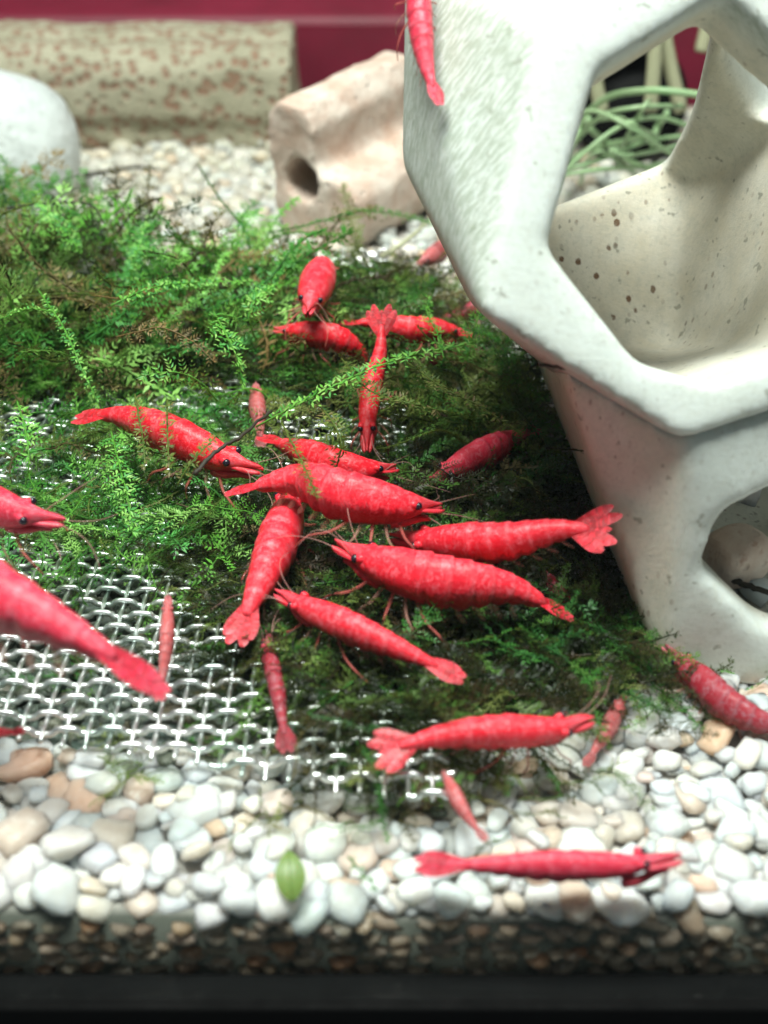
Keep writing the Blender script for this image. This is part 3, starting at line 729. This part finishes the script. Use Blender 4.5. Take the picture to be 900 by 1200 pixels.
# one clings to the ceramic wall
p0 = aty(488, -70, 14.7); p1 = aty(490, -10, 14.5); p2 = aty(494, 40, 14.2); p3 = aty(502, 85, 13.85); p4 = aty(516, 122, 13.5)
shrimp('reddish shrimp clinging to the left wall of the ceramic shelter at the top edge', [('w', *p0), ('w', *p1), ('w', *p2), ('w', *p3), ('w', *p4)], .85, 0, 'rose', .25, seed=18, feelers=False)

# ------------------------------------------------------------------ moss
def frond_arrays(stem, nbr, blen, leaf, r, rnd, spread=1.05, stem_r=.012):
    """stem: polyline (n,3). returns stem tube and leaf faces (verts, tris)"""
    stem = np.asarray(stem); n = len(stem)
    seglen = np.r_[0, np.cumsum(np.linalg.norm(np.diff(stem, axis=0), axis=1))]; L = seglen[-1]
    T = np.gradient(stem, axis=0); T /= np.linalg.norm(T, axis=1)[:, None]+1e-9
    nrm = np.array([0, -.35, 1.]) + rnd.normal(0, .35, 3)
    LV = []; LF = []
    for b in range(nbr):
        t = .06+.94*(b+.5)/nbr; k = min(n-1, int(t*(n-1)))
        p = np.array([np.interp(t*L, seglen, stem[:, c]) for c in range(3)]); tt = T[k]
        s = np.cross(tt, nrm); s /= np.linalg.norm(s)+1e-9; sg = 1 if b % 2 else -1
        nn = np.cross(s, tt)
        ang = spread*rnd.uniform(.75, 1.2)
        d = tt*math.cos(ang)+s*(sg*math.sin(ang))+nn*rnd.normal(0, .25); d /= np.linalg.norm(d)
        bl = blen*(.30+.70*math.sin(PI*min(1, t*.82+.18)))*rnd.uniform(.65, 1.15)
        m = max(2, int(bl/(leaf*.52)))
        sd = np.cross(d, nn); sd /= np.linalg.norm(sd)+1e-9
        for q in range(m+1):
            f = q/m; c = p+d*(bl*f)-nn*(.25*bl*f*f)
            lw = leaf*(1-.45*f)*rnd.uniform(.8, 1.2)
            for g in ((-1, 1) if q < m else (0,)):
                ld = d*.75+sd*(g*.75)+nn*rnd.normal(.1, .25); ld /= np.linalg.norm(ld)
                ws_ = np.cross(ld, nn); ws_ /= np.linalg.norm(ws_)+1e-9
                o = len(LV)
                LV += [c, c+ld*lw*.45+ws_*lw*.20+nn*lw*.06, c+ld*lw*1.15, c+ld*lw*.45-ws_*lw*.20+nn*lw*.06]
                LF += [(o, o+1, o+2, o+3)]
    return np.array(LV), np.array(LF)
GREENS = {'bright': [(.15, .45, .06), (.22, .54, .10), (.06, .26, .04), (.30, .58, .14), (.09, .36, .08)],
          'mid': [(.05, .20, .035), (.08, .25, .045), (.12, .27, .05), (.03, .13, .03)],
          'olive': [(.15, .22, .045), (.11, .18, .04), (.20, .24, .07), (.07, .13, .03), (.17, .14, .06)],
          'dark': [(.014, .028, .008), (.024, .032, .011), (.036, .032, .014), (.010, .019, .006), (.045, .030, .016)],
          'brown': [(.26, .17, .07), (.20, .14, .06), (.14, .11, .05)]}
TEMPL = []
for k in range(18):
    n = 14; bend = random.uniform(-.45, .45); droop = random.uniform(.1, .6)
    tt = np.linspace(0, 1, n)
    st = np.stack([tt, bend*tt**2+.03*np.sin(tt*7+k*1.7), -droop*tt**2+.05*np.sin(tt*9+k)], 1)
    stringy = k % 3 == 0
    LV, LF = frond_arrays(st, random.choice([26, 30]) if stringy else random.choice([12, 15, 18]), .06 if stringy else random.uniform(.14, .30), .042 if stringy else random.uniform(.054, .074), None, rng, spread=.85)
    sv, sf = tube(st, np.linspace(.014, .006, n), 3, caps=False)
    TEMPL.append((np.concatenate([LV, np.array(sv)]), np.concatenate([LF, np.array(sf)+len(LV)]), len(LV)))
def moss_mass(name, label, place, n, kinds):
    Vs = []; Fs = []; Cs = []; off = 0
    for _ in range(n):
        r = place()
        if r is None: continue
        (x, y, z), az, el, L = r
        V, F, nl = TEMPL[rng.integers(len(TEMPL))]
        Rm = np.array(Matrix.Rotation(az, 3, 'Z') @ Matrix.Rotation(-el, 3, 'Y') @ Matrix.Rotation(rng.uniform(-.9, .9), 3, 'X'))
        W = (V*L) @ Rm.T + np.array((x, y, z))
        W[:, 2] = np.maximum(W[:, 2], .12+rng.uniform(0, .15)+(W[:, 2]*.04))
        kd = kinds[rng.integers(len(kinds))]; c = np.array(GREENS[kd][rng.integers(len(GREENS[kd]))])
        C = np.tile(c, (len(V), 1))*rng.uniform(.75, 1.3, (len(V)//1, 1))
        C[nl:] = c*rng.uniform(.4, 1.1)
        Vs.append(W); Fs.append(F+off); Cs.append(C); off += len(V)
    V = np.concatenate(Vs).astype(np.float32); F = np.concatenate(Fs).astype(np.int32); C = np.concatenate(Cs).astype(np.float32)
    me = bpy.data.meshes.new(name)
    me.vertices.add(len(V)); me.vertices.foreach_set('co', V.ravel())
    me.loops.add(F.size); me.loops.foreach_set('vertex_index', F.ravel())
    me.polygons.add(len(F)); me.polygons.foreach_set('loop_start', np.arange(0, F.size, 4, dtype=np.int32))
    me.update(); me.validate()
    a = me.attributes.new('col', 'FLOAT_COLOR', 'POINT'); a.data.foreach_set('color', np.concatenate([np.clip(C, 0, 1), np.ones((len(C), 1), np.float32)], 1).ravel())
    me.materials.append(M_MOSS)
    return tag(link(bpy.data.objects.new(name, me)), label, 'moss', kind='stuff')
U_ = lambda a, b: float(rng.uniform(a, b))
def in_poly(px, py, poly):
    c = False; j = len(poly)-1
    for i in range(len(poly)):
        (xi, yi), (xj, yj) = poly[i], poly[j]
        if (yi > py) != (yj > py) and px < (xj-xi)*(py-yi)/(yj-yi)+xi: c = not c
        j = i
    return c
def patch(poly, zr, Lr, elr, azr=(0, 2*PI)):
    """poly: outline of the patch on the gravel (x, y); fronds root between the heights zr"""
    xs = [p[0] for p in poly]; ys = [p[1] for p in poly]
    def f():
        for _ in range(60):
            x, y = U_(min(xs), max(xs)), U_(min(ys), max(ys))
            if in_poly(x, y, poly): return (x, y, U_(*zr)), U_(*azr), U_(*elr), U_(*Lr)
        return None
    return f
def G(*px): return [tuple(at(x, y, z))[:2] for x, y, z in px]
moss_mass('moss_carpet', 'thick bright green moss bank on the left in front of the white stone',
          patch(G((-60, 470, .4), (130, 470, .4), (260, 455, .4), (330, 400, .4), (345, 350, .6), (230, 342, .6), (120, 330, .8), (60, 305, .8), (-60, 285, .8)), (.15, 1.3), (1.1, 2.5), (-.1, .95)), 850, ['bright', 'bright', 'bright', 'mid', 'dark', 'dark', 'olive', 'brown'])
moss_mass('moss_strands', 'loose green moss strands trailing over the wire mesh at the left',
          patch(G((-40, 560, .5), (30, 500, .5), (150, 480, .5), (330, 470, .5), (330, 560, .5), (270, 640, .5), (190, 660, .5), (90, 640, .5), (-20, 640, .5)), (.35, .9), (.8, 1.6), (-.3, .6), (PI*.9, PI*2.1)), 240, ['bright', 'mid', 'olive'])
moss_mass('moss_tangle', 'olive green moss tangle in the middle below the notched stone',
          patch(G((330, 480, .4), (350, 370, .4), (400, 335, .4), (480, 330, .4), (560, 400, .4), (640, 450, .4), (640, 560, .4), (500, 520, .4)), (.15, .9), (.8, 1.7), (-.1, .8)), 700, ['mid', 'olive', 'dark', 'olive'])
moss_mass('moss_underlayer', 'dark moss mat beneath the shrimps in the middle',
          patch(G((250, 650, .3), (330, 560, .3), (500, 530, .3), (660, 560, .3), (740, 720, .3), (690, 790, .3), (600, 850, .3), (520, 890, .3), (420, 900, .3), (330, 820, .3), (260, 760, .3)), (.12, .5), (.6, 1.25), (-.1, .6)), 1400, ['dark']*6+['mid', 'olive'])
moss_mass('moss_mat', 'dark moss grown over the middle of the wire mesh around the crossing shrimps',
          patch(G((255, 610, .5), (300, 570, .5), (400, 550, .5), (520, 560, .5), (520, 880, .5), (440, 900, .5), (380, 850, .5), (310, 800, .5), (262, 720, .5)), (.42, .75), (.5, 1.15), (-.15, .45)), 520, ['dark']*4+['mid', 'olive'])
moss_mass('moss_tuft', 'dark green moss tufts at the foot of the ceramic shelter',
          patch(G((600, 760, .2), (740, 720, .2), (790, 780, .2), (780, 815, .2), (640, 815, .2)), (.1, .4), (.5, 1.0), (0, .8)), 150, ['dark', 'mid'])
for lab, px, py, n, kd in (('small moss tuft at the right corner of the wire mesh', 440, 940, 9, 'mid'), ('small moss sprig between white pebbles below the pale tailed shrimp', 590, 950, 8, 'olive'),
                           ('small moss sprig beside a pale pebble right of the pale tailed shrimp', 680, 925, 6, 'olive'), ('moss scrap on the front edge of the mesh at the left', 145, 890, 6, 'olive'),
                           ('thin moss scrap on pebbles in front of the mesh', 300, 962, 6, 'olive'), ('moss tuft on the mesh below the large blurred shrimp', 90, 800, 12, 'mid'),
                           ('moss scrap at the right edge beside the shelter foot', 905, 770, 8, 'mid'), ('dark moss scrap hanging on pebbles under the shelter foot', 765, 840, 8, 'dark')):
    q = at(px, py, .2)
    moss_mass('moss_sprig', lab, (lambda q=q: ((q.x+U_(-.25, .25), q.y+U_(-.3, .3), U_(.12, .35)), U_(0, 2*PI), U_(0, .7), U_(.35, .75))), n, [kd])

def frond(label, pts, kind, blen=.22, leaf=.075, nbr=None, stem_r=.013, leafy=(0., 1.), stem_mat=None, name='moss_frond', cat='moss frond'):
    P = catmull([tuple(at(*p)) for p in pts], 30); L = np.linalg.norm(np.diff(P, axis=0), axis=1).sum()
    root = tag(empty(name, tuple(P[0])), label, cat, 'long moss fronds')
    v, f = tube(P, np.linspace(stem_r, stem_r*.5, 30), 5)
    sc = np.array(GREENS[kind][0])*.8
    mesh_obj('stem', v, f, stem_mat or M_MOSS, root, attrs={'col': np.tile(sc, (len(v), 1))})
    a, b = int(leafy[0]*29), int(leafy[1]*29)+1
    LV, LF = frond_arrays(P[a:b], nbr or int(L*(leafy[1]-leafy[0])/.075), blen, leaf, None, rng)
    C = np.array([GREENS[kind][rng.integers(len(GREENS[kind]))] for _ in range(len(LV)//4)]).repeat(4, 0)*rng.uniform(.85, 1.25, (len(LV), 1))
    mesh_obj('leaflets', LV, LF, M_MOSS, root, smooth=False, attrs={'col': C})
    return root
frond('long bright green frond arching across the middle over the vertical shrimp', [(300, 500, 1.5), (370, 463, 1.9), (440, 430, 2.1), (505, 412, 2.1), (572, 400, 2.0)], 'bright', .17, .11)
frond('pale green frond slanting down right from the arching one', [(478, 425, 1.9), (520, 455, 1.9), (560, 475, 1.8), (606, 505, 1.6)], 'olive', .12, .085)
frond('short green frond curling up right of the crosswise shrimp', [(520, 420, 1.6), (512, 390, 1.8), (500, 365, 1.9), (505, 350, 1.95)], 'bright', .16, .09)
frond('bushy bright frond rising before the gravel right of the bank', [(270, 320, 1.2), (278, 290, 1.6), (290, 262, 1.9), (305, 245, 2.0)], 'bright', .30, .09)
frond('short upright frond on the skyline of the moss bank', [(150, 340, 1.6), (158, 305, 2.0), (166, 280, 2.2), (172, 262, 2.3)], 'bright', .22, .09)
frond('long bright stem hanging down the front of the moss bank', [(45, 340, 2.4), (75, 385, 2.2), (95, 430, 1.9), (116, 475, 1.5)], 'bright', .09, .07)
frond('bright stem running right along the moss bank', [(130, 358, 2.3), (175, 338, 2.4), (225, 331, 2.3), (300, 330, 2.0)], 'bright', .10, .08)
frond('bright frond tips spreading over the left edge of the moss', [(60, 365, 2.4), (35, 362, 2.5), (5, 372, 2.4), (-20, 385, 2.2)], 'bright', .26, .09)
frond('dark frond reaching up in front of the white stone', [(40, 250, 2.0), (20, 215, 2.3), (5, 190, 2.5), (-12, 175, 2.6)], 'mid', .24, .09)
frond('olive frond drooping over the back of the middle shrimp', [(330, 495, 1.9), (345, 525, 1.95), (360, 555, 1.95), (372, 585, 1.9)], 'olive', .12, .085)
frond('olive frond hanging over the shrimp with raised tail', [(158, 462, 1.9), (163, 490, 1.9), (168, 520, 1.85), (170, 548, 1.7)], 'olive', .13, .08)
frond('second olive frond hanging over the shrimp with raised tail', [(196, 468, 1.9), (196, 495, 1.9), (197, 525, 1.85), (200, 555, 1.7)], 'olive', .13, .08)
frond('yellow green frond leaning by the dark twig', [(208, 568, 1.6), (222, 545, 1.8), (240, 525, 1.9), (256, 508, 1.9)], 'olive', .10, .08)
frond('thin dark stemmed frond stretching before the notched stone', [(315, 272, 1.6), (360, 264, 1.8), (420, 248, 1.9), (470, 252, 1.9), (525, 268, 1.8)], 'mid', .14, .08)
frond('dry brown frond on top of the moss bank', [(136, 395, 2.2), (165, 388, 2.35), (190, 384, 2.35), (225, 400, 2.2), (252, 425, 2.0)], 'brown', .20, .07)
frond('soft green frond trailing down over the mesh', [(130, 505, 1.3), (140, 545, 1.3), (150, 585, 1.2), (155, 625, 1.0)], 'bright', .28, .085)
frond('green frond below the shelter rim', [(575, 400, 1.4), (590, 425, 1.4), (605, 445, 1.3), (640, 470, 1.1)], 'mid', .2, .09)
frond('small dark sprig against the shaded shelter wall', [(640, 525, 1.9), (660, 526, 1.95), (690, 529, 1.9)], 'dark', .05, .05)
frond('thin green blade on the pebbles right of the fallen leaf', [(408, 1004, .35), (420, 1018, .38), (442, 1042, .35)], 'mid', .06, .05)
for lab, pts, kd in (
    ('bright frond leaning left at the top of the moss bank', [(95, 300, 2.0), (80, 275, 2.3), (60, 255, 2.5), (42, 240, 2.6)], 'bright'),
    ('bright feathery frond in front of the dry brown one', [(255, 470, 1.6), (235, 448, 1.9), (205, 436, 2.1), (165, 440, 2.1)], 'bright'),
    ('bright frond rising at the right end of the moss bank', [(300, 400, 1.6), (292, 372, 2.0), (300, 348, 2.2), (318, 335, 2.2)], 'bright'),
    ('yellow green frond hanging left of the bright red shrimp', [(250, 365, 2.2), (265, 392, 2.2), (278, 420, 2.0), (285, 450, 1.7)], 'bright'),
    ('pale frond draped over the mesh at the left edge', [(20, 470, 1.6), (30, 505, 1.6), (34, 540, 1.4), (30, 570, 1.1)], 'bright'),
    ('olive frond crossing below the crosswise shrimp', [(400, 420, 1.6), (430, 455, 1.9), (470, 470, 2.0), (520, 482, 1.9)], 'olive'),
    ('olive frond spreading behind the head of the vertical shrimp', [(370, 470, 1.6), (390, 495, 1.8), (400, 520, 1.7), (395, 545, 1.4)], 'olive'),
    ('green frond standing up near the shelter edge', [(545, 430, 1.2), (552, 400, 1.6), (560, 375, 1.9), (572, 360, 2.0)], 'bright')):
    frond(lab, pts, kd, .24, .095)
# twigs
def twig(label, pts, r, mat=M_TWIG, name='twig', cat='twig'):
    P = catmull([tuple(at(*p)) for p in pts], 24)
    P[1:-1] += rng.normal(0, .008, P[1:-1].shape)
    v, f = tube(P, np.linspace(r, r*.6, 24), 7)
    return tag(mesh_obj(name, v, f, mat), label, cat)
twig('dark twig lying across the shrimp with raised tail', [(228, 556, 1.75), (250, 532, 1.85), (280, 512, 1.9), (318, 482, 1.8)], .03)
twig('thin dark twig caught under the ceramic rim', [(632, 428, 3.35), (670, 431, 3.45), (700, 431, 3.5), (748, 424, 3.6)], .022)
twig('pale root stub below the notched stone', [(446, 302, 1.0), (465, 290, 1.1), (485, 275, 1.2), (500, 260, 1.2)], .05, M_ROOTP, 'root', 'root')
twig('dark stalk on gravel behind the moss bank', [(98, 205, .35), (130, 200, .4), (160, 196, .4), (185, 199, .35)], .05)
twig('thin dark stem curving on the moss bank by the white stone', [(5, 245, 2.2), (50, 238, 2.3), (105, 240, 2.3), (122, 262, 2.1)], .025)
twig('dark twig inside the lower opening of the shelter', [(818, 668, .6), (850, 676, .75), (880, 688, .75), (915, 700, .7)], .05)

# fallen leaf
c0 = at(340, 1024, .36)
V = []; F = []; n = 12
ax_ = Vector((-.12, .9, .42)).normalized(); sd_ = Vector((1, .12, .05)).normalized(); nn_ = sd_.cross(ax_)
for lay in (0, 1):
    for i in range(n+1):
        t = i/n; wv = .165*math.sin(PI*t**.85)**.8 if 0 < i < n else .006
        for s in (-1, -.5, 0, .5, 1):
            p = c0+ax_*((t-.5)*.48)+sd_*(wv*.85*s)+nn_*(.05*abs(s)*wv*4-.06*(2*t-1)**2 - .012*lay)
            V.append(p)
for lay in (0, 1):
    o = lay*(n+1)*5
    for i in range(n):
        for k in range(4):
            q = (o+i*5+k, o+i*5+k+1, o+i*5+k+6, o+i*5+k+5); F.append(q if lay == 0 else q[::-1])
leaf = tag(empty('fallen_leaf', tuple(c0)), 'small yellow green leaf lying on the white pebbles at the front', 'leaf')
mesh_obj('blade', V, F, M_LEAF, leaf)
mesh_obj('midrib', *tube([c0+ax_*((t-.5)*.49)+nn_*(.012-.06*(2*t-1)**2) for t in np.linspace(0, 1, 10)], .009, 5), M_LEAF, leaf)

# ------------------------------------------------------------------ roots and hose seen through the shelter
rt = tag(empty('root_tangle', tuple(at(730, 220, .3))), 'tangle of green plant roots seen through the upper opening of the shelter', 'roots')
ry = 26.0
paths = [[(650, 225), (672, 160), (705, 118), (760, 106), (830, 112)], [(655, 190), (700, 140), (745, 126), (800, 124)], [(655, 205), (720, 152), (770, 138), (815, 150)],
         [(660, 190), (680, 150), (690, 140)], [(725, 180), (735, 160), (755, 125), (762, 118)], [(655, 200), (700, 188), (760, 165), (815, 158)],
         [(656, 196), (690, 176), (735, 165), (765, 160)], [(680, 215), (688, 188), (705, 178), (728, 192), (745, 205)], [(655, 205), (710, 198), (750, 196), (800, 188)],
         [(765, 170), (770, 150), (782, 132)], [(700, 140), (725, 138), (740, 145), (770, 160)], [(715, 176), (735, 182), (790, 172), (820, 165)],
         [(690, 150), (715, 170), (740, 190), (770, 200)], [(640, 150), (690, 130), (740, 150), (800, 190)]]
for k, pth in enumerate(paths):
    P = [tuple(aty(x, y, ry+math.sin(k*2.1+i*1.3)*1.3-.4*(k % 3))) for i, (x, y) in enumerate(pth)]
    mesh_obj('root', *tube(catmull(P, 30), .045 if k % 3 else .07, 7), M_ROOT, rt)
for k, pth in enumerate([[(700, 70), (698, 95), (705, 130)], [(765, -20), (768, 50), (762, 130)], [(772, -10), (782, 60), (798, 130)], [(826, -20), (830, 20), (822, 60)]]):
    P = [tuple(aty(x, y, 27.5+.3*k)) for x, y in pth]
    o = mesh_obj('pale_root', *tube(catmull(P, 16), .16, 7), M_ROOTP, rt)
hose = tag(empty('filter_hose', tuple(aty(728, 110, 29.5))), 'black round filter pipe seen through the upper opening of the shelter', 'pipe')
V, F = tube([aty(735, 118, 29.5), aty(735, 118, 33)], [1.35, 1.35], 32); o = mesh_obj('pipe', V, F, M_BLACK, hose)
ring = [aty(735, 118, 29.45)+Vector((1.2*math.cos(a), 0, 1.2*math.sin(a))) for a in np.linspace(0, 2*PI, 40)]
mesh_obj('collar', *tube(ring, .16, 8), M_BLACK, hose)
